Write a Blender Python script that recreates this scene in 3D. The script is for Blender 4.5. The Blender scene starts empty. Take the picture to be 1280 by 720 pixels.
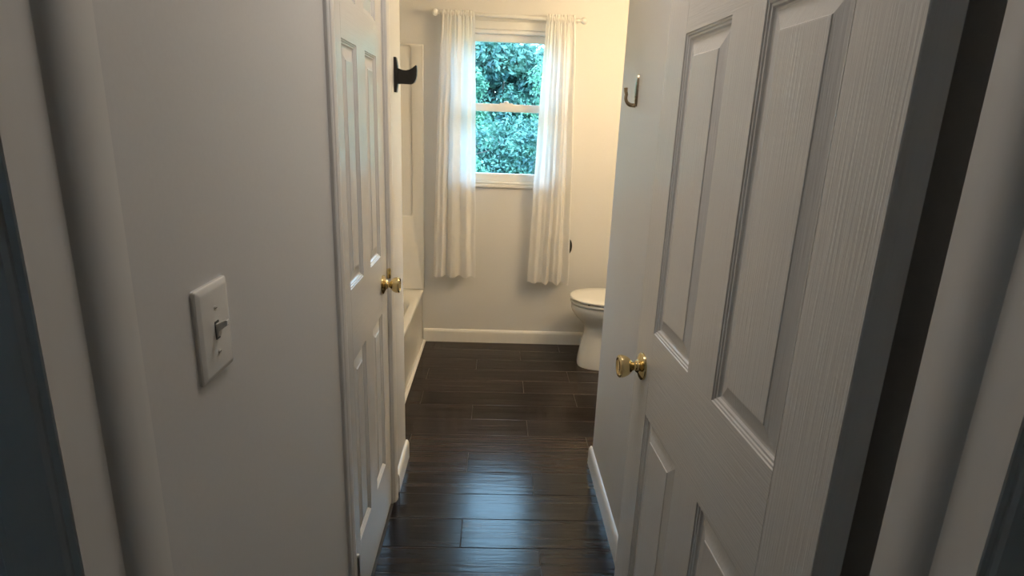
import bpy, bmesh, math, random
from mathutils import Vector, Matrix

random.seed(7)
scene = bpy.context.scene
C = scene.collection
PI = math.pi

# ------------------------------------------------------------------ camera
F_PX = 734.0
CAM_H = 1.45
def cam_rotation():
    # vertical and depth vanishing points measured in the photograph (1280 x 720)
    def ray(px, py):
        return Vector((px - 640, -(py - 360), -F_PX)).normalized()
    up = -ray(541, 2985)
    d = ray(622, 155)
    d = (d - up * d.dot(up)).normalized()
    x = d.cross(up)
    return Matrix((x, d, up))
cd = bpy.data.cameras.new('camera')
cd.sensor_width = 36.0
cd.sensor_fit = 'HORIZONTAL'
cd.lens = F_PX / 1280 * 36
cd.clip_start = 0.02
cam = bpy.data.objects.new('camera', cd)
C.objects.link(cam)
cam.matrix_world = Matrix.Translation((0, 0, CAM_H)) @ cam_rotation().to_4x4()
scene.camera = cam

# ------------------------------------------------------------------ sky, exposure
SKY_STRENGTH = 11.5
LAMP_STRENGTH = 66.0
FILL_DOME_STRENGTH = 15.5
world = bpy.data.worlds.new('World')
scene.world = world
world.use_nodes = True
bg = world.node_tree.nodes['Background']
bg.inputs['Color'].default_value = (0.41, 0.70, 1.0, 1)
bg.inputs['Strength'].default_value = SKY_STRENGTH
vs = scene.view_settings
vs.view_transform = 'Standard'
vs.look = 'None'
vs.gamma = 1.0
vs.use_curve_mapping = False
vs.exposure = 0.50

# ------------------------------------------------------------------ materials
def new_mat(name):
    m = bpy.data.materials.new(name)
    m.use_nodes = True
    nt = m.node_tree
    return m, nt, nt.nodes['Principled BSDF']
def N(nt, t, **kw):
    n = nt.nodes.new(t)
    for k, v in kw.items():
        setattr(n, k, v)
    return n
def coords(nt, scale=(1, 1, 1), rnd=0.0):
    tc = N(nt, 'ShaderNodeTexCoord')
    mp = N(nt, 'ShaderNodeMapping')
    mp.inputs['Scale'].default_value = scale
    src = tc.outputs['Object']
    if rnd:
        oi = N(nt, 'ShaderNodeObjectInfo')
        ml = N(nt, 'ShaderNodeMath', operation='MULTIPLY')
        ml.inputs[1].default_value = rnd
        nt.links.new(oi.outputs['Random'], ml.inputs[0])
        ad = N(nt, 'ShaderNodeVectorMath', operation='ADD')
        nt.links.new(src, ad.inputs[0])
        nt.links.new(ml.outputs[0], ad.inputs[1])
        src = ad.outputs[0]
    nt.links.new(src, mp.inputs['Vector'])
    return mp.outputs[0]
def bump(nt, bsdf, height, strength, dist):
    b = N(nt, 'ShaderNodeBump')
    b.inputs['Strength'].default_value = strength
    b.inputs['Distance'].default_value = dist
    nt.links.new(height, b.inputs['Height'])
    nt.links.new(b.outputs[0], bsdf.inputs['Normal'])
def painted(name, col, rough, noise_scale=(60, 60, 60), strength=0.1, dist=0.001, detail=3, spec=0.5, vary=0.03):
    m, nt, b = new_mat(name)
    b.inputs['Roughness'].default_value = rough
    b.inputs['Specular IOR Level'].default_value = spec
    v = coords(nt, noise_scale, 3.7)
    n = N(nt, 'ShaderNodeTexNoise')
    n.inputs['Scale'].default_value = 1.0
    n.inputs['Detail'].default_value = detail
    nt.links.new(v, n.inputs['Vector'])
    r = N(nt, 'ShaderNodeValToRGB')
    r.color_ramp.elements[0].color = tuple(c * (1 - vary) for c in col) + (1,)
    r.color_ramp.elements[1].color = tuple(min(1, c * (1 + vary)) for c in col) + (1,)
    nt.links.new(n.outputs['Fac'], r.inputs[0])
    nt.links.new(r.outputs[0], b.inputs['Base Color'])
    if strength:
        bump(nt, b, n.outputs['Fac'], strength, dist)
    return m
WHITE = (0.80, 0.78, 0.74)
M = {}
M['wall'] = painted('wall_paint', (0.70, 0.685, 0.66), 0.55, (180, 180, 180), 0.12, 0.0006)
M['ceiling'] = painted('ceiling_paint', (0.78, 0.77, 0.74), 0.8, (120, 120, 120), 0.1, 0.0006)
M['trim'] = painted('trim_paint', WHITE, 0.28, (70, 70, 14), 0.05, 0.0004)
M['door_v'] = painted('door_paint_vertical_grain', WHITE, 0.24, (260, 260, 8), 0.6, 0.0011, 4)
M['door_h'] = painted('door_paint_horizontal_grain', WHITE, 0.24, (8, 260, 260), 0.6, 0.0011, 4)
M['vinyl'] = painted('white_vinyl', (0.82, 0.81, 0.78), 0.35, (40, 40, 40), 0.02, 0.0003)
M['acrylic'] = painted('tub_acrylic', (0.80, 0.775, 0.72), 0.16, (30, 30, 30), 0.02, 0.0003)
M['porcelain'] = painted('porcelain', (0.80, 0.785, 0.74), 0.10, (12, 12, 12), 0.01, 0.0003)
M['plastic'] = painted('switch_plastic', (0.80, 0.78, 0.73), 0.25, (90, 90, 90), 0.03, 0.0002)
M['rubber_and_shade'] = painted('rubber_and_slot_shade', (0.03, 0.03, 0.03), 0.7, (50, 50, 50), 0, 0)  # rubber of the seat bumpers, and shade painted into the switch slots
M['black'] = painted('matte_black_metal', (0.012, 0.011, 0.010), 0.42, (200, 200, 200), 0.05, 0.0003)
M['caulk'] = painted('caulk', (0.82, 0.80, 0.76), 0.5, (80, 80, 80), 0.05, 0.0003)
M['grout'] = painted('grout', (0.065, 0.060, 0.056), 0.7, (200, 200, 200), 0.2, 0.001)
M['bark'] = painted('bark', (0.07, 0.055, 0.045), 0.9, (14, 14, 3), 0.6, 0.02, vary=0.4)
M['grass'] = painted('grass', (0.06, 0.14, 0.05), 0.9, (6, 6, 6), 0.6, 0.02, vary=0.4)
def metal(name, col, rough):
    m, nt, b = new_mat(name)
    b.inputs['Base Color'].default_value = col + (1,)
    b.inputs['Metallic'].default_value = 1
    b.inputs['Roughness'].default_value = rough
    v = coords(nt, (90, 90, 90), 2.0)
    n = N(nt, 'ShaderNodeTexNoise')
    n.inputs['Scale'].default_value = 1
    nt.links.new(v, n.inputs['Vector'])
    mr = N(nt, 'ShaderNodeMapRange')
    mr.inputs['To Min'].default_value = rough * 0.7
    mr.inputs['To Max'].default_value = rough * 1.4
    nt.links.new(n.outputs['Fac'], mr.inputs['Value'])
    nt.links.new(mr.outputs[0], b.inputs['Roughness'])
    return m
M['brass'] = metal('polished_brass', (0.74, 0.59, 0.31), 0.13)
M['bronze'] = metal('satin_bronze', (0.42, 0.33, 0.22), 0.28)
M['nickel'] = metal('satin_nickel', (0.62, 0.60, 0.57), 0.3)

def plank_material():
    m, nt, b = new_mat('dark_wood_tile')
    b.inputs['Specular IOR Level'].default_value = 0.34
    v = coords(nt, (1.6, 34, 34), 37.0)
    n = N(nt, 'ShaderNodeTexNoise')
    n.inputs['Scale'].default_value = 1.0
    n.inputs['Detail'].default_value = 6
    n.inputs['Roughness'].default_value = 0.6
    n.inputs['Distortion'].default_value = 0.8
    nt.links.new(v, n.inputs['Vector'])
    r = N(nt, 'ShaderNodeValToRGB')
    e = r.color_ramp.elements
    e[0].position = 0.36; e[0].color = (0.0055, 0.0035, 0.0033, 1)
    e[1].position = 0.68; e[1].color = (0.040, 0.026, 0.022, 1)
    nt.links.new(n.outputs['Fac'], r.inputs[0])
    oi = N(nt, 'ShaderNodeObjectInfo')
    mr = N(nt, 'ShaderNodeMapRange')
    mr.inputs['To Min'].default_value = 0.7
    mr.inputs['To Max'].default_value = 1.5
    nt.links.new(oi.outputs['Random'], mr.inputs['Value'])
    hs = N(nt, 'ShaderNodeHueSaturation')
    nt.links.new(mr.outputs[0], hs.inputs['Value'])
    nt.links.new(r.outputs[0], hs.inputs['Color'])
    nt.links.new(hs.outputs[0], b.inputs['Base Color'])
    v2 = coords(nt, (4, 60, 60), 21.0)
    w = N(nt, 'ShaderNodeTexNoise')
    w.inputs['Scale'].default_value = 1
    w.inputs['Detail'].default_value = 3
    w.inputs['Distortion'].default_value = 0.6
    nt.links.new(v2, w.inputs['Vector'])
    bump(nt, b, w.outputs['Fac'], 0.36, 0.0020)
    rr = N(nt, 'ShaderNodeMapRange')
    rr.inputs['To Min'].default_value = 0.14
    rr.inputs['To Max'].default_value = 0.24
    nt.links.new(n.outputs['Fac'], rr.inputs['Value'])
    nt.links.new(rr.outputs[0], b.inputs['Roughness'])
    return m
M['plank'] = plank_material()

def glass_material():
    m, nt, b = new_mat('window_glass')
    nt.nodes.remove(b)
    out = nt.nodes['Material Output']
    t = N(nt, 'ShaderNodeBsdfTransparent')
    t.inputs['Color'].default_value = (0.95, 0.98, 0.98, 1)
    g = N(nt, 'ShaderNodeBsdfGlossy')
    g.inputs['Roughness'].default_value = 0.02
    fr = N(nt, 'ShaderNodeFresnel')
    fr.inputs['IOR'].default_value = 1.3
    mx = N(nt, 'ShaderNodeMixShader')
    nt.links.new(fr.outputs[0], mx.inputs[0])
    nt.links.new(t.outputs[0], mx.inputs[1])
    nt.links.new(g.outputs[0], mx.inputs[2])
    nt.links.new(mx.outputs[0], out.inputs['Surface'])
    return m
M['glass'] = glass_material()

def curtain_material(name, clear):
    m, nt, b = new_mat(name)
    nt.nodes.remove(b)
    out = nt.nodes['Material Output']
    v = coords(nt, (420, 420, 420))
    n = N(nt, 'ShaderNodeTexNoise')
    n.inputs['Scale'].default_value = 1
    nt.links.new(v, n.inputs['Vector'])
    bp = N(nt, 'ShaderNodeBump')
    bp.inputs['Strength'].default_value = 0.15
    bp.inputs['Distance'].default_value = 0.0006
    nt.links.new(n.outputs['Fac'], bp.inputs['Height'])
    d = N(nt, 'ShaderNodeBsdfDiffuse')
    d.inputs['Color'].default_value = (0.93, 0.91, 0.88, 1)
    tr = N(nt, 'ShaderNodeBsdfTranslucent')
    tr.inputs['Color'].default_value = (0.92, 0.91, 0.90, 1)
    nt.links.new(bp.outputs[0], d.inputs['Normal'])
    tp = N(nt, 'ShaderNodeBsdfTransparent')
    m1 = N(nt, 'ShaderNodeMixShader'); m1.inputs[0].default_value = 0.40
    nt.links.new(d.outputs[0], m1.inputs[1]); nt.links.new(tr.outputs[0], m1.inputs[2])
    m2 = N(nt, 'ShaderNodeMixShader'); m2.inputs[0].default_value = clear
    nt.links.new(m1.outputs[0], m2.inputs[1]); nt.links.new(tp.outputs[0], m2.inputs[2])
    nt.links.new(m2.outputs[0], out.inputs['Surface'])
    return m
M['curtain'] = curtain_material('sheer_cotton', 0.11)
M['curtain_hem'] = curtain_material('folded_cotton', 0.0)

def leaf_material(name, dark, light):
    m, nt, b = new_mat(name)
    v = coords(nt, (1.3, 1.3, 1.3))
    n = N(nt, 'ShaderNodeTexNoise')
    n.inputs['Scale'].default_value = 3.0
    n.inputs['Detail'].default_value = 6
    nt.links.new(v, n.inputs['Vector'])
    r = N(nt, 'ShaderNodeValToRGB')
    r.color_ramp.elements[0].position = 0.35
    r.color_ramp.elements[1].position = 0.65
    r.color_ramp.elements[0].color = dark + (1,)
    r.color_ramp.elements[1].color = light + (1,)
    nt.links.new(n.outputs['Fac'], r.inputs[0])
    nt.links.new(r.outputs[0], b.inputs['Base Color'])
    b.inputs['Roughness'].default_value = 0.5
    out = nt.nodes['Material Output']
    tr = N(nt, 'ShaderNodeBsdfTranslucent')
    nt.links.new(r.outputs[0], tr.inputs['Color'])
    mx = N(nt, 'ShaderNodeMixShader'); mx.inputs[0].default_value = 0.3
    nt.links.new(b.outputs[0], mx.inputs[1]); nt.links.new(tr.outputs[0], mx.inputs[2])
    nt.links.new(mx.outputs[0], out.inputs['Surface'])
    return m
M['leaf_a'] = leaf_material('leaf_bright', (0.045, 0.15, 0.10), (0.20, 0.42, 0.25))
M['leaf_b'] = leaf_material('leaf_deep', (0.035, 0.10, 0.10), (0.14, 0.30, 0.21))

def lamp_material(name, col, strength):
    m, nt, b = new_mat(name)
    b.inputs['Base Color'].default_value = (0.9, 0.85, 0.75, 1)
    b.inputs['Emission Color'].default_value = col + (1,)
    b.inputs['Emission Strength'].default_value = strength
    return m
M['lamp'] = lamp_material('frosted_lamp_glass', (1.0, 0.75, 0.43), LAMP_STRENGTH)
M['dome'] = lamp_material('fill_dome_glass', (1.0, 0.93, 0.90), FILL_DOME_STRENGTH)

# ------------------------------------------------------------------ helpers
def link(name, me, mat, parent=None, smooth=False):
    if mat is not None and not me.materials:
        me.materials.append(M[mat] if isinstance(mat, str) else mat)
    o = bpy.data.objects.new(name, me)
    C.objects.link(o)
    if parent is not None:
        o.parent = parent
    if smooth:
        for p in me.polygons:
            p.use_smooth = True
    return o
def bm_obj(name, bm, mat, parent=None, smooth=False, angle=None):
    bmesh.ops.recalc_face_normals(bm, faces=bm.faces)
    me = bpy.data.meshes.new(name)
    bm.to_mesh(me); bm.free()
    o = link(name, me, mat, parent, smooth or angle is not None)
    if angle is not None:
        me.set_sharp_from_angle(angle=math.radians(angle))
    return o
def add_box(bm, lo, hi, bevel=0.0, seg=2):
    r = bmesh.ops.create_cube(bm, size=1)
    vs_ = r['verts']
    lo, hi = Vector(lo), Vector(hi)
    for v in vs_:
        v.co = Vector([(lo[i] + hi[i]) / 2 + v.co[i] * (hi[i] - lo[i]) for i in range(3)])
    if bevel:
        es = list({e for v in vs_ for e in v.link_edges})
        bmesh.ops.bevel(bm, geom=es, offset=bevel, segments=seg, affect='EDGES', profile=0.5)
def box(name, lo, hi, mat, parent=None, bevel=0.0, seg=2):
    bm = bmesh.new()
    add_box(bm, lo, hi, bevel, seg)
    return bm_obj(name, bm, mat, parent, angle=35 if bevel else None)
def add_loops(bm, loops, cap0=True, cap1=True, closed=True):
    rows = [[bm.verts.new(p) for p in lp] for lp in loops]
    n = len(rows[0])
    for a, b in zip(rows, rows[1:]):
        for i in range(n if closed else n - 1):
            j = (i + 1) % n
            bm.faces.new((a[i], a[j], b[j], b[i]))
    if closed and cap0: bm.faces.new(rows[0][::-1])
    if closed and cap1: bm.faces.new(rows[-1])
    return rows
def prism(name, loop, vec, mat, parent=None, angle=35):
    bm = bmesh.new()
    v = Vector(vec)
    add_loops(bm, [[Vector(p) for p in loop], [Vector(p) + v for p in loop]])
    return bm_obj(name, bm, mat, parent, angle=angle)
def lathe_loops(profile, origin, axis, seg=32):
    a = Vector(axis).normalized()
    u = a.orthogonal().normalized(); w = a.cross(u)
    o = Vector(origin)
    return [[o + a * h + (u * math.cos(2 * PI * k / seg) + w * math.sin(2 * PI * k / seg)) * r for k in range(seg)] for r, h in profile]
def lathe(name, profile, origin, axis, mat, parent=None, seg=32, angle=40):
    bm = bmesh.new()
    add_loops(bm, lathe_loops(profile, origin, axis, seg))
    return bm_obj(name, bm, mat, parent, angle=angle)
def tube_loops(path, radii, seg=12):
    pts = [Vector(p) for p in path]
    out = []
    prev = None
    for i, p in enumerate(pts):
        t = (pts[min(i + 1, len(pts) - 1)] - pts[max(i - 1, 0)]).normalized()
        if prev is None:
            u = t.orthogonal().normalized()
        else:
            u = (prev - t * prev.dot(t)).normalized()
        prev = u
        w = t.cross(u)
        r = radii[i] if isinstance(radii, (list, tuple)) else radii
        out.append([p + (u * math.cos(2 * PI * k / seg) + w * math.sin(2 * PI * k / seg)) * r for k in range(seg)])
    return out
def tube(name, path, radii, mat, parent=None, seg=12):
    bm = bmesh.new()
    add_loops(bm, tube_loops(path, radii, seg))
    return bm_obj(name, bm, mat, parent, angle=50)
def rrect(cx, cy, hx, hy, r, z, seg=8):
    r = min(r, hx - 1e-4, hy - 1e-4)
    pts = []
    for k, (sx, sy) in enumerate(((1, 1), (-1, 1), (-1, -1), (1, -1))):
        for i in range(seg + 1):
            a = (k * 0.5 + i / seg * 0.5) * PI
            pts.append(Vector((cx + sx * (hx - r) + r * math.cos(a), cy + sy * (hy - r) + r * math.sin(a), z)))
    return pts
def empty(name, loc=(0, 0, 0), rz=0.0):
    o = bpy.data.objects.new(name, None)
    o.empty_display_size = 0.1
    C.objects.link(o)
    o.location = loc
    o.rotation_euler = (0, 0, rz)
    return o
def tag(o, label, cat, group=None):
    o['label'] = label; o['category'] = cat
    if group: o['group'] = group
    return o
def struct(o, label=None):
    o['kind'] = 'structure'
    if label: o['label'] = label
    return o

# ------------------------------------------------------------------ room dimensions (metres, camera at x = 0, y = 0)
XL = -0.366      # corridor wall on the switch side
XR = 0.460       # corridor wall behind the open door
XO_L, XO_R = -1.215, 1.215   # outer faces of the bathroom
YD0, YD1 = 0.435, 0.560      # doorway wall
YC_L, YC_R = 2.325, 2.300    # corners where the corridor opens out
YB = 3.790                   # window wall
H = 2.44
CL0, CL1 = 1.392, 1.996      # closet door, hinge side and knob side
JL, JR = -0.350, 0.418       # doorway jamb faces
DOOR_H = 2.035

# floor: sub floor with every plank of the wood-look tile as a piece of its own
floor = struct(box('floor', (XO_L - .1, -1.5, -0.12), (XO_R + .1, YB + .15, -0.0012), 'grout'), 'dark wood look plank floor with thin grout lines')
P_W, P_L = 0.1565, 0.84
def plank(x0, x1, y0, y1):
    g = 0.0013
    o = box('plank', (-(x1 - x0) / 2 + g, -(y1 - y0) / 2 + g, -0.008), ((x1 - x0) / 2 - g, (y1 - y0) / 2 - g, 0.0), 'plank', floor, 0.0012, 1)
    o.location = ((x0 + x1) / 2, (y0 + y1) / 2, 0)
offs = {0: -0.09, 1: 0.47, 2: 0.19}
for r in range(-7, 13):
    y0 = 1.756 + r * P_W
    y1 = min(y0 + P_W, YB)
    ph = offs[r % 3]
    ph = {9: .466, 10: -.088, 12: .455}.get(r, ph)
    yc = (y0 + y1) / 2
    xa, xb = (XL, XR) if yc < 2.30 else (-0.48, XO_R)
    if y0 < YD1: y0 = max(y0, YD0)
    k = math.floor((xa - ph) / P_L)
    x = ph + k * P_L
    while x < xb:
        a, b = max(x, xa), min(x + P_L, xb)
        if b - a > 0.02 and y1 - y0 > 0.02:
            plank(a, b, y0, y1)
        x += P_L
struct(box('ceiling', (XO_L - .1, -1.5, H), (XO_R + .1, YB + .15, H + .1), 'ceiling'), 'plain white ceiling')

# walls
struct(box('wall_left', (XL - .10, YD1, 0), (XL, CL0 - .020, H), 'wall'), 'off-white corridor wall carrying the light switch')
struct(box('wall_left_above_door', (XL - .10, CL0 - .020, DOOR_H + .024), (XL, CL1 + .020, H), 'wall'), 'off-white wall above the closet door')
struct(box('wall_left_end', (XL - .10, CL1 + .020, 0), (XL, YC_L, H), 'wall', None, 0.004), 'short off-white wall end between closet door and bathtub')
struct(box('wall_alcove', (XO_L, YC_L - .10, 0), (XL - .10, YC_L, H), 'wall'), 'wall closing the tub alcove')
struct(box('wall_left_outer', (XO_L - .1, -1.5, 0), (XO_L, YB + .15, H), 'wall'), 'outer wall behind tub and closet')
struct(box('wall_right', (XR, YD0 + .074, 0), (XR + .12, YC_R, H), 'wall', None, 0.004), 'off-white corridor wall behind the open door')
struct(box('wall_nook', (XR + .12, YC_R - .12, 0), (XO_R, YC_R, H), 'wall'), 'wall of the toilet nook facing the window')
struct(box('wall_right_outer', (XO_R, -1.5, 0), (XO_R + .1, YB + .15, H), 'wall'), 'outer wall behind the toilet')
bm = bmesh.new()
HW = (-.625, -.425, 1.60, 1.78)      # unseen hallway window, added to put cool light on the door frame
add_box(bm, (XO_L, -1.5, 0), (HW[0], -1.4, H))
add_box(bm, (HW[1], -1.5, 0), (XO_R, -1.4, H))
add_box(bm, (HW[0], -1.5, 0), (HW[1], -1.4, HW[2]))
add_box(bm, (HW[0], -1.5, HW[3]), (HW[1], -1.4, H))
struct(bm_obj('wall_hall', bm, 'wall'), 'hallway wall behind the viewer')
fill_win = struct(empty('fill_window', ((HW[0] + HW[1]) / 2, -1.4, HW[2])), 'small unseen hallway window added for cool light')
wx, wz = (HW[1] - HW[0]) / 2, HW[3] - HW[2]
box('frame_side', (-wx, -.08, 0), (-wx + .03, -.02, wz), 'vinyl', fill_win, .002)
box('frame_side', (wx - .03, -.08, 0), (wx, -.02, wz), 'vinyl', fill_win, .002)
box('frame_head', (-wx + .03, -.08, wz - .03), (wx - .03, -.02, wz), 'vinyl', fill_win, .002)
box('frame_sill', (-wx + .03, -.08, 0), (wx - .03, -.02, .03), 'vinyl', fill_win, .002)
box('pane', (-wx + .028, -.052, .028), (wx - .028, -.048, wz - .028), 'glass', fill_win)
# doorway wall in three pieces around the opening
struct(box('wall_front_left', (XO_L, YD0 + .004, 0), (JL - .019, YD1 - .002, H), 'wall'))
struct(box('wall_front_right', (JR + .019, YD0 - .026, 0), (XO_R, YD0 + .073, H), 'wall'))
struct(box('wall_front_top', (JL - .019, YD0 + .004, DOOR_H + .022), (JR + .019, YD1 - .002, H), 'wall'))
# window wall around the window opening
WX0, WX1, WZ0, WZ1 = -0.285, 0.385, 1.075, 2.035
bm = bmesh.new()
add_box(bm, (XO_L, YB, 0), (WX0, YB + .15, H))
add_box(bm, (WX1, YB, 0), (XO_R, YB + .15, H))
add_box(bm, (WX0, YB, 0), (WX1, YB + .15, WZ0))
add_box(bm, (WX0, YB, WZ1), (WX1, YB + .15, H))
struct(bm_obj('wall_back', bm, 'wall'), 'off-white window wall of the bathroom')

# baseboards
def baseboard(name, p0, p1, nrm, hgt, th, label):
    # profile with rounded top, swept from p0 to p1 along the wall
    p0, p1, n = Vector(p0), Vector(p1), Vector(nrm)
    prof = [(0, 0), (th, 0), (th, hgt * .74), (th * .93, hgt * .84), (th * .72, hgt * .93), (th * .42, hgt * .985), (0, hgt)]
    loop = [p0 + n * a + Vector((0, 0, b)) for a, b in prof]
    return struct(prism(name, loop, p1 - p0, 'trim', None, 50), label)
baseboard('baseboard_back', (-0.462, YB, 0), (XO_R, YB, 0), (0, -1, 0), 0.090, 0.014, 'white baseboard under the window')
baseboard('baseboard_left', (XL, CL1 + .077, 0), (XL, YC_L + .012, 0), (1, 0, 0), 0.086, 0.014, 'short white baseboard beside closet casing')
baseboard('baseboard_right', (XR, YD1 + .02, 0), (XR, YC_R + .014, 0), (-1, 0, 0), 0.086, 0.014, 'white baseboard behind the open door')
baseboard('baseboard_nook', (XR, YC_R, 0), (XO_R, YC_R, 0), (0, 1, 0), 0.086, 0.014, 'white baseboard in toilet nook')
baseboard('baseboard_left_near', (XL, YD1 + .02, 0), (XL, CL0 - .075, 0), (1, 0, 0), 0.086, 0.014, 'white baseboard under the light switch')

# closet door casing (trim_1): two legs and a head with a stepped profile
CAS_W, CAS_T = 0.057, 0.015
CAS = [(0, 0), (0, .007), (.003, .0095), (.010, .0095), (.013, .012), (.024, .014), (.036, .0135), (.047, .010), (.052, .009), (.055, .006), (.057, .0)]
trim1 = struct(empty('trim_1', (XL, (CL0 + CL1) / 2, 0)), 'white casing around the closet door')
def casing_leg(parent, y_in, sgn, z1):
    # local coordinates relative to the trim empty: profile starts at the door side
    px, py, _ = parent.location
    loop = [(t, (y_in + sgn * (CAS_W - w)) - py, 0) for w, t in CAS]
    prism('casing_leg', loop, (0, 0, z1), 'trim', parent, 25)
casing_leg(trim1, CL0 - .008, -1, DOOR_H + .07)
casing_leg(trim1, CL1 + .008, 1, DOOR_H + .07)
loop = [(t, CL0 - .008 - CAS_W - trim1.location.y, DOOR_H + .013 + CAS_W - w) for w, t in CAS]
prism('casing_head', loop, (0, CL1 - CL0 + .016 + 2 * CAS_W, 0), 'trim', trim1, 25)
# closet jamb
box('jamb', (-.10, CL0 - .019 - trim1.location.y, 0), (.0, CL0 - .003 - trim1.location.y, DOOR_H + .02), 'trim', trim1)
box('jamb', (-.10, CL1 + .003 - trim1.location.y, 0), (.0, CL1 + .019 - trim1.location.y, DOOR_H + .02), 'trim', trim1)
box('jamb_head', (-.10, CL0 - .019 - trim1.location.y, DOOR_H + .004), (.0, CL1 + .019 - trim1.location.y, DOOR_H + .022), 'trim', trim1)
box('door_stop', (-.055, CL0 - .003 - trim1.location.y, 0), (-.043, CL0 + .009 - trim1.location.y, DOOR_H), 'trim', trim1)
box('door_stop', (-.055, CL1 - .009 - trim1.location.y, 0), (-.043, CL1 + .003 - trim1.location.y, DOOR_H), 'trim', trim1)

# doorway frame (trim_2): jambs, rounded stops, head, hall-side casing
trim2 = struct(empty('trim_2', (0, YD0, 0)), 'white door frame of the bathroom doorway with rounded stops')
jd = YD1 - YD0
box('jamb', (JL - .019, 0, 0), (JL, jd, DOOR_H + .02), 'trim', trim2, 0.0012, 1)
box('jamb', (JR, -.030, 0), (JR + .019, .074, DOOR_H + .02), 'trim', trim2, 0.0012, 1)
box('jamb_head', (JL - .019, 0, DOOR_H + .004), (JR + .019, jd, DOOR_H + .022), 'trim', trim2)
def stop_profile(sgn, x, y0, y1):
    # near side rounded, far side square, 12 mm proud of the jamb
    pts = [(0, 0), (.0005, .001), (.0035, .0035), (.0065, .008), (.009, .014), (.0108, .021), (.0118, .029), (.012, .0345), (.012, y1 - y0), (0, y1 - y0)]
    return [(x + sgn * a, y0 + b, 0) for a, b in pts]
prism('door_stop', stop_profile(1, JL, .050, .098), (0, 0, DOOR_H), 'trim', trim2, 40)
prism('door_stop', stop_profile(-1, JR, .015, .071), (0, 0, DOOR_H), 'trim', trim2, 40)
box('stop_head', (JL, .045, DOOR_H - .008), (JR, .086, DOOR_H + .004), 'trim', trim2)
def hall_casing(sgn, x, dy):
    loop = [(x + sgn * (.006 + CAS_W - w), dy - t + .004, 0) for w, t in CAS]
    prism('casing_leg', loop, (0, 0, DOOR_H + .07), 'trim', trim2, 25)
hall_casing(-1, JL, 0)
hall_casing(1, JR, -.030)
loop = [(JL - .006 - CAS_W, -t + .004, DOOR_H + .01 + CAS_W - w) for w, t in CAS]
prism('casing_head', loop, (JR - JL + .012 + 2 * CAS_W, 0, 0), 'trim', trim2, 25)

# ------------------------------------------------------------------ six-panel doors
def panel_mesh(w, h, t):
    # moulded raised panel seen from both faces; front at y=0, back at y=-t
    rings = [(0, 0), (.0012, .0022), (.0045, .0026), (.0060, .0048), (.0095, .0052), (.0120, .0085), (.0150, .0095), (.0175, .0095), (.0440, .0030), (.0450, .0016), (.0470, .0014)]
    bm = bmesh.new()
    def ring(off, y):
        return [Vector((off, y, off)), Vector((w - off, y, off)), Vector((w - off, y, h - off)), Vector((off, y, h - off))]
    add_loops(bm, [ring(a, -d) for a, d in rings], cap0=False)
    add_loops(bm, [ring(a, -t + d) for a, d in rings], cap0=False)
    bmesh.ops.recalc_face_normals(bm, faces=bm.faces)
    me = bpy.data.meshes.new('panel')
    bm.to_mesh(me); bm.free()
    # both skins must face outwards
    bm = bmesh.new(); bm.from_mesh(me)
    for f in bm.faces:
        c = f.calc_center_median()
        if (c.y > -t / 2) != (f.normal.y > 0):
            f.normal_flip()
    bm.to_mesh(me); bm.free()
    return me
def six_panel_door(root, w, t, knob_x, hinge_x, brace=0.114):
    st = brace
    rails = [(0.012, .238), (.816, 1.014), (1.630, 1.728), (1.925, DOOR_H)]   # z ranges
    pw = (w - 3 * st) / 2
    bv = 0.0012
    for x0 in (0, w - st):
        box('stile', (x0, -t, .012), (x0 + st, 0, DOOR_H), 'door_v', root, bv, 1)
    for z0, z1 in rails:
        o = box('rail', (0, -t, 0), (w - 2 * st, 0, z1 - z0), 'door_h', root)
        o.location = (st, 0, z0)
    for (a0, a1), (b0, b1) in zip(rails, rails[1:]):
        o = box('mullion', (0, -t, 0), (st, 0, b0 - a1), 'door_v', root)
        o.location = (st + pw, 0, a1)
        me = panel_mesh(pw, b0 - a1, t)
        for x0 in (st, 2 * st + pw):
            p = link('panel', me, 'door_v', root)
            p.location = (x0, 0, a1)
    return pw
def knob(root, x, z, side=1, y0=0.0):
    # tulip knob: rose, neck and flared grip on local +y
    k = lathe('knob', [(.0001, .014), (.0105, .014), (.0100, .022), (.0115, .026), (.0175, .031), (.0225, .037), (.0255, .044), (.0272, .0515), (.0268, .056), (.0245, .0585), (.0205, .0590), (.0190, .0570), (.0001, .0560)], (0, 0, 0), (0, side, 0), 'brass', root, 40, 30)
    k.location = (x, y0, z)
    r = lathe('rose', [(.0001, -.0005), (.0325, -.0005), (.0330, .002), (.0320, .005), (.0280, .0075), (.0215, .0100), (.0160, .0130), (.0140, .0165), (.0120, .018), (.0001, .018)], (0, 0, 0), (0, side, 0), 'brass', k, 40, 30)
    return k
def hinge(root, x, z, y, mat='nickel'):
    hobj = lathe('hinge', [(.0001, 0), (.0058, 0), (.0058, .0885), (.0001, .0885)], (0, 0, 0), (0, 0, 1), mat, root, 16)
    hobj.location = (x, y, z)
    lathe('hinge_pin_cap', [(.0001, .0885), (.0062, .0885), (.0066, .0915), (.0050, .0945), (.0001, .0955)], (0, 0, 0), (0, 0, 1), 'trim', hobj, 16)
    return hobj

# closet door: local x runs towards the hinge side, local +y faces the corridor
closet = struct(empty('door_1', (-.372, CL1, 0), -PI / 2), 'closed white six-panel closet door with brass knob')
cw = CL1 - CL0
six_panel_door(closet, cw, .035, .07, cw, 0.098)
knob(closet, 0.078, 0.913)
hinge(closet, cw + .0015, .18, .0145)
hinge(closet, cw + .0015, 1.76, .0145)
sp = box('strike_plate', (-.011, -.004, -.018), (.0055, .0092, .018), 'brass', closet, .0035, 2)
sp.location = (-.0045, 0.0045, .931)

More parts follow.
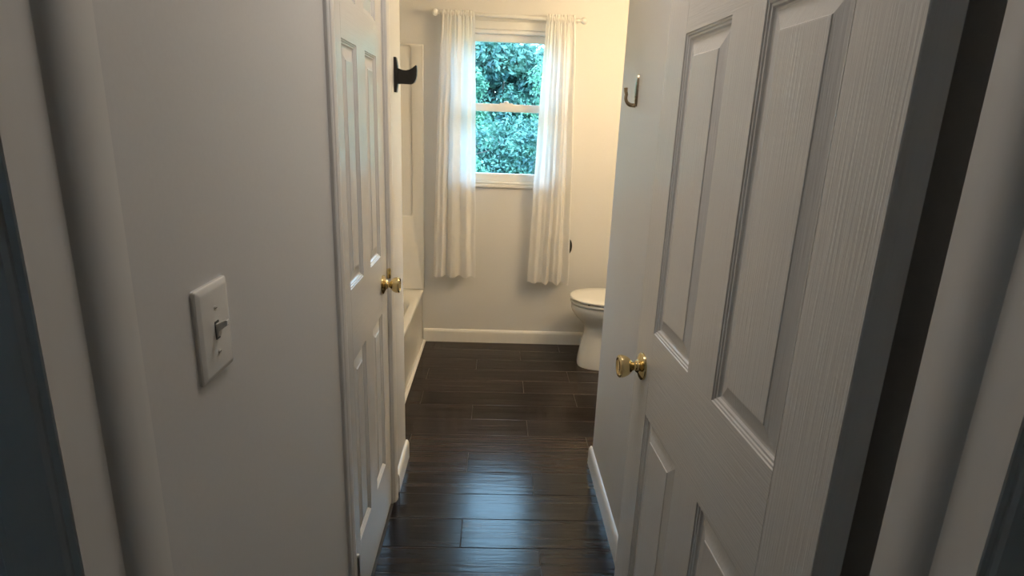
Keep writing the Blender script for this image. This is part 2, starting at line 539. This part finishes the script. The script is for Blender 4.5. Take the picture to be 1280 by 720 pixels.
# bathroom door, swung open against the wall; local x runs from hinge to latch edge
th = math.atan2(0.9991, -0.0420)
bath = struct(empty('door_2', (.3865, .5695, 0), th), 'open white six-panel bathroom door with brass knob')
DT = .037
six_panel_door(bath, .762, DT, .70, 0, 0.114)
knob(bath, .702, 0.913)
for z in (.18, 1.76):
    hinge(bath, -.004, z, -DT - .004)
lp = box('latch_plate', (.7605, -DT / 2 - .0125, .885), (.7628, -DT / 2 + .0125, .941), 'brass', bath, .0008, 1)
lathe('latch_bolt', [(.0001, 0), (.008, 0), (.0078, .009), (.0001, .010)], (.7628, -DT / 2, .913), (1, 0, 0), 'brass', lp, 20)

# ------------------------------------------------------------------ window
win = struct(empty('window_1', ((WX0 + WX1) / 2, YB, WZ0)), 'white double-hung window with clear glass')
def wpart(name, x0, x1, y0, y1, z0, z1, mat='vinyl', parent=None, bevel=.002):
    c = win.location
    return box(name, (x0 - c.x, y0 - c.y, z0 - c.z), (x1 - c.x, y1 - c.y, z1 - c.z), mat, parent or win, bevel, 2)
FT = .030
for a, b in ((WX0, WX0 + FT), (WX1 - FT, WX1)):
    wpart('frame_side', a, b, YB + .004, YB + .12, WZ0, WZ1)
wpart('frame_head', WX0 + FT, WX1 - FT, YB + .004, YB + .12, WZ1 - .045, WZ1)
wpart('head_ledge', WX0 + FT, WX1 - FT, YB + .020, YB + .06, WZ1 - .066, WZ1 - .045)
wpart('frame_sill', WX0 + FT, WX1 - FT, YB + .004, YB + .13, WZ0, WZ0 + .020)
wpart('sill_lip', WX0 + FT, WX1 - FT, YB - .004, YB + .026, WZ0 + .004, WZ0 + .014)
wpart('stool', WX0 - .012, WX1 + .012, YB - .018, YB + .004, WZ0 - .020, WZ0 + .002, 'trim', None, .004)
MID0, MID1 = 1.520, 1.566
gx0, gx1 = WX0 + FT, WX1 - FT
def sash(name, y0, z0, z1, bot, top, side=.032):
    c = win.location
    s = empty(name); s.parent = win
    y1 = y0 + .034
    for a, b in ((gx0, gx0 + side), (gx1 - side, gx1)):
        wpart('stile', a, b, y0, y1, z0, z1, 'vinyl', s)
    wpart('bottom_rail', gx0 + side, gx1 - side, y0, y1, z0, z0 + bot, 'vinyl', s)
    wpart('top_rail', gx0 + side, gx1 - side, y0, y1, z1 - top, z1, 'vinyl', s)
    wpart('pane', gx0 + side - .004, gx1 - side + .004, y0 + .015, y0 + .019, z0 + bot - .004, z1 - top + .004, 'glass', s, 0)
    return s
low = sash('lower_sash', YB + .030, WZ0 + .020, MID1, .045, .046)
upp = sash('upper_sash', YB + .068, MID0, WZ1 - .045, .046, .062)
c = win.location
lk = box('sash_lock', (-.040, 0, 0), (.040, .028, .006), 'vinyl', win, .002)
lk.location = (.0, .032, MID1 - c.z)
lathe('lock_cam', [(.0001, .005), (.016, .005), (.015, .014), (.008, .018), (.0001, .018)], (0, .014, 0), (0, 0, 1), 'vinyl', lk, 20)

# ------------------------------------------------------------------ curtain rod and curtains
RY, RZ = YB - .078, 2.050
rod = tag(empty('curtain_rod', (.053, RY, RZ)), 'thin white curtain rod with ball finials above the window', 'curtain rod')
tilt = (2.043 - 2.056) / .80
def rodp(x): return (x - .053, 0, (x - .053) * tilt)
tube('rod', [rodp(-.345), rodp(.05), rodp(.452)], .0105, 'trim', rod, 16)
for s, x in ((-1, -.345), (1, .452)):
    p = rodp(x)
    f = lathe('finial', [(.0001, -.004), (.0135, -.004), (.0135, .004), (.0080, .006), (.0070, .010), (.0120, .0135), (.0070, .017), (.0115, .020), (.0175, .026), (.0200, .034), (.0180, .043), (.0110, .050), (.0001, .052)], p, (s, 0, 0), 'trim', rod, 24, 30)
for x in (-.325, .432):
    px, py, pz = rodp(x)
    b = tube('bracket', [(px, .0775, pz - .012), (px, .03, pz - .012), (px, .004, pz - .010)], [.007, .006, .006], 'trim', rod, 12)
    lathe('bracket_plate', [(.0001, 0), (.018, 0), (.017, .004), (.0001, .005)], (px, .0778, pz - .012), (0, -1, 0), 'trim', b, 20)

from mathutils import noise as mnoise
def curtain(name, top0, top1, bot0, bot1, zb, nfold, seed, inner, label):
    rng = random.Random(seed)
    x0c = (top0 + top1) / 2
    root = tag(empty(name, (x0c, RY, zb)), label, 'curtain', 'curtains at the window')
    NU, NV = 150, 120
    zt = RZ + .020
    ph = [rng.uniform(0, 6.28) for _ in range(6)]
    def pos(u, v, hem=0.0):
        # v: 0 top .. 1 bottom
        k = v ** 0.75
        a = top0 + (bot0 - top0) * k; b = top1 + (bot1 - top1) * k
        # big soft folds that merge downwards, fine gathers near the rod
        uu = u + .022 * math.sin(2.1 * v + ph[3]) * math.sin(PI * u) + .01 * math.sin(7 * v + ph[4])* math.sin(PI * u)
        x = a + (b - a) * u
        big = math.sin(2 * PI * nfold * uu + ph[0] + .5 * math.sin(2.2 * v + ph[5])) + .35 * math.sin(2 * PI * nfold * 1.7 * uu + ph[1])
        fine = math.sin(2 * PI * nfold * 2.6 * u + ph[1]) + .6 * math.sin(2 * PI * nfold * 4.1 * u + ph[2])
        g = math.exp(-v * 9)
        e = min(1.0, abs(u - inner) / .42)          # the window-side third hangs flat
        big = (big + .3 * math.sin(4 * PI * nfold * uu + 2 * ph[0])) * (.2 + .8 * e * e * (3 - 2 * e))
        y = -.010 + .019 * big * (.25 + .75 * min(1, v * 3.0)) * (1 - .55 * g) + .0055 * fine * g
        # creases of folded cloth
        w = mnoise.noise(Vector((u * 5 + seed, v * 16, 1.3)))
        w2 = mnoise.noise(Vector((u * 11 + seed, v * 42, 4.7)))
        y += (.0035 * w + .0022 * w2) * min(1, v * 2.5) * (0.5 + v)
        x += .004 * mnoise.noise(Vector((u * 3, v * 9, seed))) 
        for cv in creases:
            dv = (v - cv[0] - cv[2] * (u - .5)) / .006
            if abs(dv) < 3 and cv[1][0] < u < cv[1][1]:
                y -= .0042 * math.exp(-dv * dv)
        z = zt + (zb - zt) * v + (.006 * math.sin(2 * PI * nfold * uu + ph[2]) + .004 * mnoise.noise(Vector((u * 9, 3.1, seed)))) * max(0, v - .9) * 10
        if v < .035:   # hug the rod at the top
            t_ = v / .035
            y = y * t_ + (1 - t_) * (-.0140 + .003 * fine)
        return Vector((x - x0c, y - hem, z - zb))
    creases = [(rng.uniform(.1, .95), tuple(sorted((rng.uniform(0, 1), rng.uniform(0, 1)))), rng.uniform(-.03, .03)) for _ in range(16)]
    bm = bmesh.new()
    grid = [[pos(i / NU, j / NV) for i in range(NU + 1)] for j in range(NV + 1)]
    add_loops(bm, grid, closed=False)
    bm_obj('cloth', bm, 'curtain', root, smooth=True)
    # hem: folded double band at the foot
    bm = bmesh.new()
    grid = [[pos(i / NU, .945 + .055 * j / 10, -.0022) for i in range(NU + 1)] for j in range(11)]
    add_loops(bm, grid, closed=False)
    bm_obj('hem', bm, 'curtain_hem', root, smooth=True)
    # pocket: gathered sleeve round the rod
    bm = bmesh.new()
    loops = []
    n = 140
    for i in range(n + 1):
        u = i / n
        x = top0 + (top1 - top0) * u
        rr = .0150 + .0018 * math.sin(2 * PI * nfold * 2.6 * u + ph[1]) + .0012 * math.sin(2 * PI * nfold * 5.3 * u + ph[2])
        loops.append([Vector((x - x0c, rr * math.cos(a), RZ + (x - .053) * tilt - zb + rr * 1.15 * math.sin(a))) for a in [2 * PI * k / 14 for k in range(14)]])
    add_loops(bm, loops, cap0=False, cap1=False)
    bm_obj('rod_pocket', bm, 'curtain_hem', root, smooth=True)
    return root
curtain('curtain', -.338, -.150, -.392, -.116, .480, 3.2, 3, 1.0, 'white sheer curtain hanging on the bathtub side of the window')
curtain('curtain', .270, .436, .222, .490, .455, 3.6, 8, 0.0, 'white sheer curtain hanging on the toilet side of the window')

# ------------------------------------------------------------------ bathtub, surround
TX0, TX1, TY0, TY1, TZ = XO_L + .004, -0.458, YC_L + .004, YB - .003, 0.368
tub = tag(empty('bathtub', ((TX0 + TX1) / 2, (TY0 + TY1) / 2, 0)), 'cream alcove bathtub with glossy apron', 'bathtub')
hx, hy = (TX1 - TX0) / 2, (TY1 - TY0) / 2
bm = bmesh.new()
L = [rrect(0, 0, hx - .004, hy, .004, 0.001), rrect(0, 0, hx - .010, hy, .006, .05), rrect(0, 0, hx - .010, hy, .006, TZ - .045),
     rrect(0, 0, hx - .004, hy, .008, TZ - .030), rrect(0, 0, hx - .001, hy, .010, TZ - .014), rrect(0, 0, hx - .004, hy - .001, .012, TZ - .004), rrect(0, 0, hx - .012, hy - .004, .014, TZ),
     rrect(0, 0, hx - .042, hy - .100, .25, TZ), rrect(0, 0, hx - .052, hy - .110, .25, TZ - .006), rrect(0, 0, hx - .060, hy - .120, .25, TZ - .025),
     rrect(0, 0, hx - .115, hy - .170, .17, .14), rrect(0, 0, hx - .150, hy - .23, .14, .085), rrect(0, 0, hx - .2, hy - .30, .12, .07)]
add_loops(bm, L)
bm_obj('tub_shell', bm, 'acrylic', tub, angle=45)
lathe('drain', [(.0001, 0), (.032, 0), (.030, .004), (.0001, .003)], (0, -hy + .33, .070), (0, 0, 1), 'nickel', tub, 24)
struct(prism('trim_3', [(TX1 - .004, TY0, 0), (TX1 + .010, TY0, 0), (TX1 + .0095, TY0, .004), (TX1 + .006, TY0, .009), (TX1 - .001, TY0, .012), (TX1 - .006, TY0, .012)], (0, TY1 - TY0 - .012, 0), 'caulk', None, 40), 'white caulk strip along the foot of the tub')

sur = tag(empty('tub_surround', (TX0, YB, TZ)), 'cream moulded tub surround with recessed panels above the tub', 'tub surround')
def surround_panel(w, h, rec, name):
    # local: x along, z up, faces -y, thickness .016; recess rec=(x0,x1,z0,z1)
    x0, x1, z0, z1 = rec
    cx, cz, rx, rz = (x0 + x1) / 2, (z0 + z1) / 2, (x1 - x0) / 2, (z1 - z0) / 2
    def R_(cx, cz, hx_, hz_, r, y):
        return [Vector((p.x, y, p.y)) for p in rrect(cx, cz, hx_, hz_, r, 0, 8)]
    bm = bmesh.new()
    add_loops(bm, [R_(w / 2, h / 2, w / 2, h / 2, .004, 0), R_(w / 2, h / 2, w / 2, h / 2, .004, -.013), R_(w / 2, h / 2, w / 2 - .004, h / 2 - .004, .006, -.018),
                   R_(cx, cz, rx + .009, rz + .009, .024, -.018), R_(cx, cz, rx + .006, rz + .006, .022, -.016), R_(cx, cz, rx, rz, .018, -.006), R_(cx, cz, rx - .006, rz - .006, .014, -.005)], cap0=False)
    return bm_obj(name, bm, 'acrylic', sur, angle=40)
sw, sh = (-.456 - TX0), 1.888 - TZ
p = surround_panel(sw, sh, (.06, sw - .078, .49, sh - .014), 'end_panel')
p.location = (0, -.001, 0)
p = surround_panel(TY1 - TY0 - .05, sh, (.1, TY1 - TY0 - .15, .49, sh - .035), 'side_panel')
p.location = (.001, -(TY1 - TY0) + .025, 0); p.rotation_euler = (0, 0, PI / 2)
p = surround_panel(sw, sh, (.06, sw - .078, .49, sh - .014), 'end_panel')
p.location = (sw, YC_L + .001 - YB, 0); p.rotation_euler = (0, 0, PI)

# ------------------------------------------------------------------ toilet, facing the tub
toi = tag(empty('toilet', (.475, 3.455, 0)), 'white toilet with closed lid next to the window wall', 'toilet')
def egg(front, back, hw, z, n=40, sq=2.2):
    # closed outline, x from front tip to back; rounder at the front
    out = []
    cx = front + (back - front) * .55
    for k in range(n):
        a = 2 * PI * k / n
        ca, sa = math.cos(a), math.sin(a)
        ex = abs(ca) ** (2 / sq) * (1 if ca > 0 else -1)
        ey = abs(sa) ** (2 / sq) * (1 if sa > 0 else -1)
        x = cx + (ex * (back - cx) if ca > 0 else ex * (cx - front))
        out.append(Vector((x, hw * ey, z)))
    return out
bm = bmesh.new()
secs = [(.072, .60, .122, .0, 2.8), (.070, .60, .124, .012, 2.8), (.074, .595, .118, .06, 2.7), (.086, .585, .108, .14, 2.5), (.098, .575, .102, .20, 2.3), (.104, .57, .102, .235, 2.2),
        (.098, .565, .110, .26, 2.2), (.075, .56, .132, .29, 2.2), (.045, .555, .155, .32, 2.2), (.022, .55, .172, .35, 2.15), (.012, .545, .180, .375, 2.15), (.012, .545, .181, .395, 2.15), (.018, .54, .176, .402, 2.15),
        (.06, .46, .13, .402, 2.1), (.07, .45, .12, .38, 2.1), (.12, .40, .09, .30, 2.0)]
add_loops(bm, [egg(a, b, w, z, 40, s) for a, b, w, z, s in secs])
bm_obj('bowl', bm, 'porcelain', toi, angle=60)
def slab_egg(name, front, back, hw, z0, z1, rnd, mat, hole=None):
    bm = bmesh.new()
    Ls = [egg(front + rnd, back - rnd, hw - rnd, z0), egg(front, back, hw, z0 + rnd), egg(front, back, hw, z1 - rnd), egg(front + rnd * .4, back - rnd * .4, hw - rnd * .4, z1 - rnd * .3), egg(front + rnd * 1.4, back - rnd, hw - rnd * 1.4, z1)]
    if hole:
        Ls += [egg(front + .07, back - .09, hw - .065, z1), egg(front + .07, back - .09, hw - .065, z0), Ls[0]]
        bm2 = bmesh.new()
        add_loops(bm2, Ls, cap0=False, cap1=False)
        bmesh.ops.remove_doubles(bm2, verts=bm2.verts, dist=1e-5)
        bm.free(); bm = bm2
    else:
        Ls += [egg(front + .08, back - .08, hw - .08, z1 + .002)]
        add_loops(bm, Ls)
    return bm_obj(name, bm, mat, toi, angle=50)
slab_egg('seat', .004, .470, .186, .4105, .426, .005, 'porcelain', True)
slab_egg('lid', .000, .468, .190, .4350, .451, .006, 'porcelain')
for s in (-1, 1):
    tube('seat_hinge', [(.472, s * .075 - .02, .428), (.472, s * .075 + .02, .428)], .011, 'porcelain', toi, 14)
    b_ = lathe('seat_bumper', [(.0001, 0), (.007, 0), (.007, .010), (.0001, .010)], (.1, s * .13, .4255), (0, 0, 1), 'rubber_and_shade', toi, 12)
bm = bmesh.new()
add_box(bm, (.515, -.20, .395), (.725, .20, .735), .025, 4)
bm_obj('tank', bm, 'porcelain', toi, angle=50)
bm = bmesh.new()
add_box(bm, (.505, -.212, .736), (.730, .212, .772), .012, 3)
bm_obj('tank_lid', bm, 'porcelain', toi, angle=50)
tube('flush_lever', [(.515, -.15, .69), (.498, -.15, .69), (.495, -.135, .689), (.494, -.07, .684)], [.008, .007, .006, .008], 'nickel', toi, 12)
for s in (-1, 1):
    lathe('bolt_cap', [(.0001, 0), (.016, 0), (.014, .010), (.006, .016), (.0001, .017)], (.33, s * .108, .028), (0, s * .6, 1), 'porcelain', toi, 16)

# ------------------------------------------------------------------ hooks and holder
def hook_arm_profile():
    # x out of the wall, z up: flag-shaped arm with concave top and raised tip
    top = [(.000, .014), (.012, .0125), (.024, .0095), (.036, .0090), (.048, .0110), (.058, .0150), (.066, .0200), (.0705, .0225)]
    tip = [(.0725, .0210), (.0735, .010), (.0728, -.002), (.0700, -.012), (.0650, -.0195), (.0580, -.0235), (.050, -.025)]
    bot = [(.024, -.0245), (.000, -.0250)]
    return top + tip + bot
def black_hook(name, loc, rz, label, cat):
    o = tag(empty(name, loc, rz), label, cat)
    # bowed back plate: profile in x-z, 26 mm wide along y
    outer = []
    for i in range(13):
        t = -1 + 2 * i / 12
        outer.append((.0140 - .0060 * t * t, .058 * t))
    loop = [(0, -.013, -.058)] + [(a, -.013, b) for a, b in outer] + [(0, -.013, .058)]
    prism('back_plate', loop, (0, .026, 0), 'black', o, 30)
    loop = [(a + .006, -.010, b * 1.35 + .004) for a, b in hook_arm_profile()]
    prism('hook_arm', loop, (0, .020, 0), 'black', o, 30)
    return o
black_hook('robe_hook', (XL, 2.19, 1.600), 0, 'matte black robe hook on the wall end beside the closet door', 'hook')

jh = tag(empty('coat_hook', (XR, 2.035, 1.570)), 'small bronze coat hook on the wall behind the open door', 'hook')
bm = bmesh.new()
L = []
for z, w, t in ((-.050, .003, .002), (-.048, .006, .005), (-.038, .0085, .0075), (0, .009, .0085), (.036, .0085, .0075), (.048, .006, .005), (.051, .003, .002)):
    L.append([Vector((-t if s else 0.0, w * q, z)) for s, q in ((0, -1), (1, -.7), (1, .7), (0, 1))])
add_loops(bm, L)
bm_obj('back_plate', bm, 'bronze', jh, angle=40)
path = []
for i in range(13):
    a = -PI / 2 - i / 12 * PI * .62
    path.append((-.012 - .014 + .022 * math.cos(a) + .010, 0, -.022 + .024 * math.sin(a)))
path = [(-.004, 0, -.047)] + path + [(-.040, 0, -.002), (-.0405, 0, .008)]
tube('hook_arm', path, [.0065] * 6 + [.0055] * (len(path) - 8) + [.0055, .0062], 'bronze', jh, 12)

ph_ = tag(empty('paper_holder', (.491, YB, .686)), 'black toilet paper holder on the window wall behind the curtain', 'paper holder')
bm = bmesh.new()
L = []
for d, s in ((0, 1), (.006, 1), (.009, .93), (.010, .8)):
    L.append([Vector((.022 * s * math.cos(2 * PI * k / 28), -d, .049 * s * math.sin(2 * PI * k / 28))) for k in range(28)])
add_loops(bm, L)
bm_obj('back_plate', bm, 'black', ph_, angle=40)
tube('paper_arm', [(0, -.009, 0), (0, -.030, 0), (-.006, -.036, 0), (-.02, -.037, 0), (-.12, -.037, 0), (-.128, -.037, .008)], .0055, 'black', ph_, 12)

# ------------------------------------------------------------------ light switch
sw_ = tag(empty('light_switch', (XL, .733, 1.177)), 'white toggle light switch on the corridor wall', 'light switch')
bm = bmesh.new()
hw, hh = .0435, .0625
L = []
for d, off in ((0.0, 0), (.0035, 0), (.0052, .0015), (.0075, .007)):
    L.append([Vector((d, p.x, p.y)) for p in rrect(0, 0, hw - off, hh - off, .003, 0, 3)])
L.append([Vector((.0078, p.x, p.y)) for p in rrect(0, 0, hw - .009, hh - .009, .003, 0, 3)])
add_loops(bm, L)
bm_obj('wall_plate', bm, 'plastic', sw_, angle=20)
bm = bmesh.new()
L = [[Vector((.0079, p.x, p.y)) for p in rrect(0, 0, .0056, .0125, .001, 0, 2)], [Vector((.0083, p.x, p.y)) for p in rrect(0, 0, .0056, .0125, .001, 0, 2)]]
add_loops(bm, L)
sl = bm_obj('toggle_slot_shade', bm, 'rubber_and_shade', sw_)  # thin dark sheet on the plate, painted shade of the toggle opening
bm = bmesh.new()
add_loops(bm, [[Vector((.0075, y, z)) for y, z in ((-.0046, -.0098), (.0046, -.0098), (.0046, .0092), (-.0046, .0092))],
               [Vector((.0105, y, z)) for y, z in ((-.0045, -.0085), (.0045, -.0085), (.0045, .0090), (-.0045, .0090))],
               [Vector((.0120, y, z)) for y, z in ((-.0043, -.001), (.0043, -.001), (.0043, .0100), (-.0043, .0100))],
               [Vector((.0215, y, z)) for y, z in ((-.0038, .0065), (.0038, .0065), (.0038, .0145), (-.0038, .0145))],
               [Vector((.0228, y, z)) for y, z in ((-.0030, .0078), (.0030, .0078), (.0030, .0138), (-.0030, .0138))]])
bm_obj('toggle', bm, 'plastic', sw_, angle=30)
for z in (.030, -.030):
    s = lathe('screw', [(.0001, 0), (.0034, 0), (.0030, .0012), (.0001, .0016)], (.0076, 0, z), (1, 0, 0), 'plastic', sw_, 16)
    box('screw_slot_shade', (.0086, -.0026, z - .0004), (.0094, .0026, z + .0004), 'rubber_and_shade', s)  # dark bar on the head, painted shade of the screw groove

# ------------------------------------------------------------------ vanity light on the outer wall of the nook (the warm lamp)
VL = (XO_R, 2.66, 2.06)
van = tag(empty('vanity_light', VL), 'three-globe vanity light on the wall by the toilet', 'lamp')
box('back_plate', (-.025, -.30, -.05), (0, .30, .05), 'nickel', van, .006)
for y in (-.2, 0, .2):
    a = tube('arm', [(-.024, y, 0), (-.07, y, 0), (-.085, y, -.012), (-.085, y, -.03)], .009, 'nickel', van, 12)
    lathe('globe', [(.0001, .002), (.024, 0), (.036, -.018), (.050, -.045), (.055, -.070), (.050, -.095), (.034, -.115), (.0001, -.124)], (-.085, y, -.03), (0, 0, 1), 'lamp', a, 24, 60)

# unseen ceiling light, added to brighten the corridor
dome = tag(empty('fill_ceiling_light', (.05, 1.35, H)), 'unseen round ceiling light added to brighten the corridor', 'lamp')
lathe('base_ring', [(.0001, -.001), (.150, -.001), (.152, -.012), (.146, -.022), (.0001, -.022)], (0, 0, 0), (0, 0, 1), 'nickel', dome, 32)
lathe('dome_glass', [(.138, -.022), (.134, -.040), (.112, -.062), (.075, -.080), (.035, -.090), (.0001, -.092)], (0, 0, 0), (0, 0, 1), 'dome', dome, 32, 60)

# ------------------------------------------------------------------ outdoors
ground = struct(box('ground', (-14, YB + .15, -0.5), (14, 26, -.35), 'grass'), 'grass outside the window')
def foliage(name, center, rad, n, leaf, mat, parent, seed, clumps=60, inner=.15):
    rng = random.Random(seed)
    verts, faces = [], []
    cl = []
    for _ in range(clumps):
        while True:
            p = Vector((rng.uniform(-1, 1), rng.uniform(-1, 1), rng.uniform(-1, 1)))
            if inner < p.length < 1: break
        cl.append((p, rng.uniform(.16, .34)))
    for _ in range(n):
        c_, r_ = rng.choice(cl)
        d = Vector((rng.gauss(0, 1), rng.gauss(0, 1), rng.gauss(0, 1)))
        d = d.normalized() * r_ * rng.uniform(.5, 1)
        p = (c_ + d) / 1.34
        q = Vector((p.x * rad[0], p.y * rad[1], p.z * rad[2])) + Vector(center)
        nrm = (d.normalized() * .8 + Vector((rng.gauss(0, .6), rng.gauss(0, .6), rng.gauss(0.3, .6)))).normalized()
        u = nrm.orthogonal().normalized()
        ang = rng.uniform(0, 6.28)
        u = (u * math.cos(ang) + nrm.cross(u) * math.sin(ang))
        w = nrm.cross(u)
        s = leaf * rng.uniform(.65, 1.35)
        i = len(verts)
        verts += [q - u * s, q + w * s * .45 + nrm * s * .12, q + u * s, q - w * s * .45 + nrm * s * .12]
        faces.append((i, i + 1, i + 2, i + 3))
    me = bpy.data.meshes.new(name)
    me.from_pydata([tuple(v) for v in verts], [], faces)
    o = link(name, me, mat, parent)
    o['kind'] = 'stuff'
    return o
def tree(name, loc, crown_c, rad, n, leaf, mat, seed, label, cat, trunk_h, tr=.12, clumps=70, group=None):
    t = tag(empty(name, loc), label, cat, group)
    rng = random.Random(seed + 50)
    path = [(rng.uniform(-.06, .06) * k, rng.uniform(-.06, .06) * k, trunk_h * k / 6) for k in range(7)]
    tube('trunk', path, [tr * (1 - .11 * k) for k in range(7)], 'bark', t, 10)
    for k in range(5):
        a = rng.uniform(0, 6.28)
        s = Vector(path[3 + k % 4])
        e = s + Vector((math.cos(a) * rad[0] * .7, math.sin(a) * rad[1] * .7, rad[2] * .5))
        mid = (s + e) / 2 + Vector((0, 0, .12 * rad[2]))
        tube('branch', [s, mid, e], [tr * .4, tr * .26, tr * .1], 'bark', t, 8)
    foliage('foliage', crown_c, rad, n, leaf, mat, t, seed, clumps * 2)
    return t
G = -.35
tree('shrub', (-.95, 7.4, G), (0, 0, .95), (1.2, .8, .95), 15000, .033, 'leaf_a', 1, 'bright green shrub outside, at the tub side of the window', 'shrub', 1.2, .04, 60)
tree('shrub', (1.55, 7.6, G), (0, 0, 1.00), (1.25, .8, 1.0), 15000, .033, 'leaf_a', 2, 'bright green shrub outside, at the toilet side of the window', 'shrub', 1.3, .04, 60)
tree('shrub', (.30, 9.3, G), (0, 0, 1.05), (1.7, .8, 1.05), 20000, .038, 'leaf_b', 3, 'deep green shrub outside, between the two bright ones', 'shrub', 1.2, .04, 70)
tree('tree', (1.95, 11.3, G), (0, 0, 2.0), (1.75, 1.0, 1.85), 24000, .042, 'leaf_a', 4, 'leafy bright green tree behind the shrubs outside', 'tree', 2.8, .10, 80)
tree('tree', (-1.75, 11.6, G), (0, 0, 2.0), (1.9, 1.0, 1.85), 24000, .042, 'leaf_a', 5, 'wide green tree outside behind the tub-side shrub', 'tree', 2.8, .11, 80)
k = 0
for y, xs, top in ((14.2, (-4.2, 0.1, 4.4), 4.2), (17.2, (-6.4, -2.1, 2.2, 6.5), 5.2)):
    for x in xs:
        tree('tree', (x, y, G), (0, 0, top / 2 + .15), (2.15, 1.3, top / 2), 30000, .070, 'leaf_b', 20 + k,
             'deep green tree in the %s row at the back of the yard' % ('nearer' if y < 15 else 'farther'), 'tree', top - 1, .16, 80,
             '%s trees at the back of the yard' % ('nearer' if y < 15 else 'farther'))
        k += 1
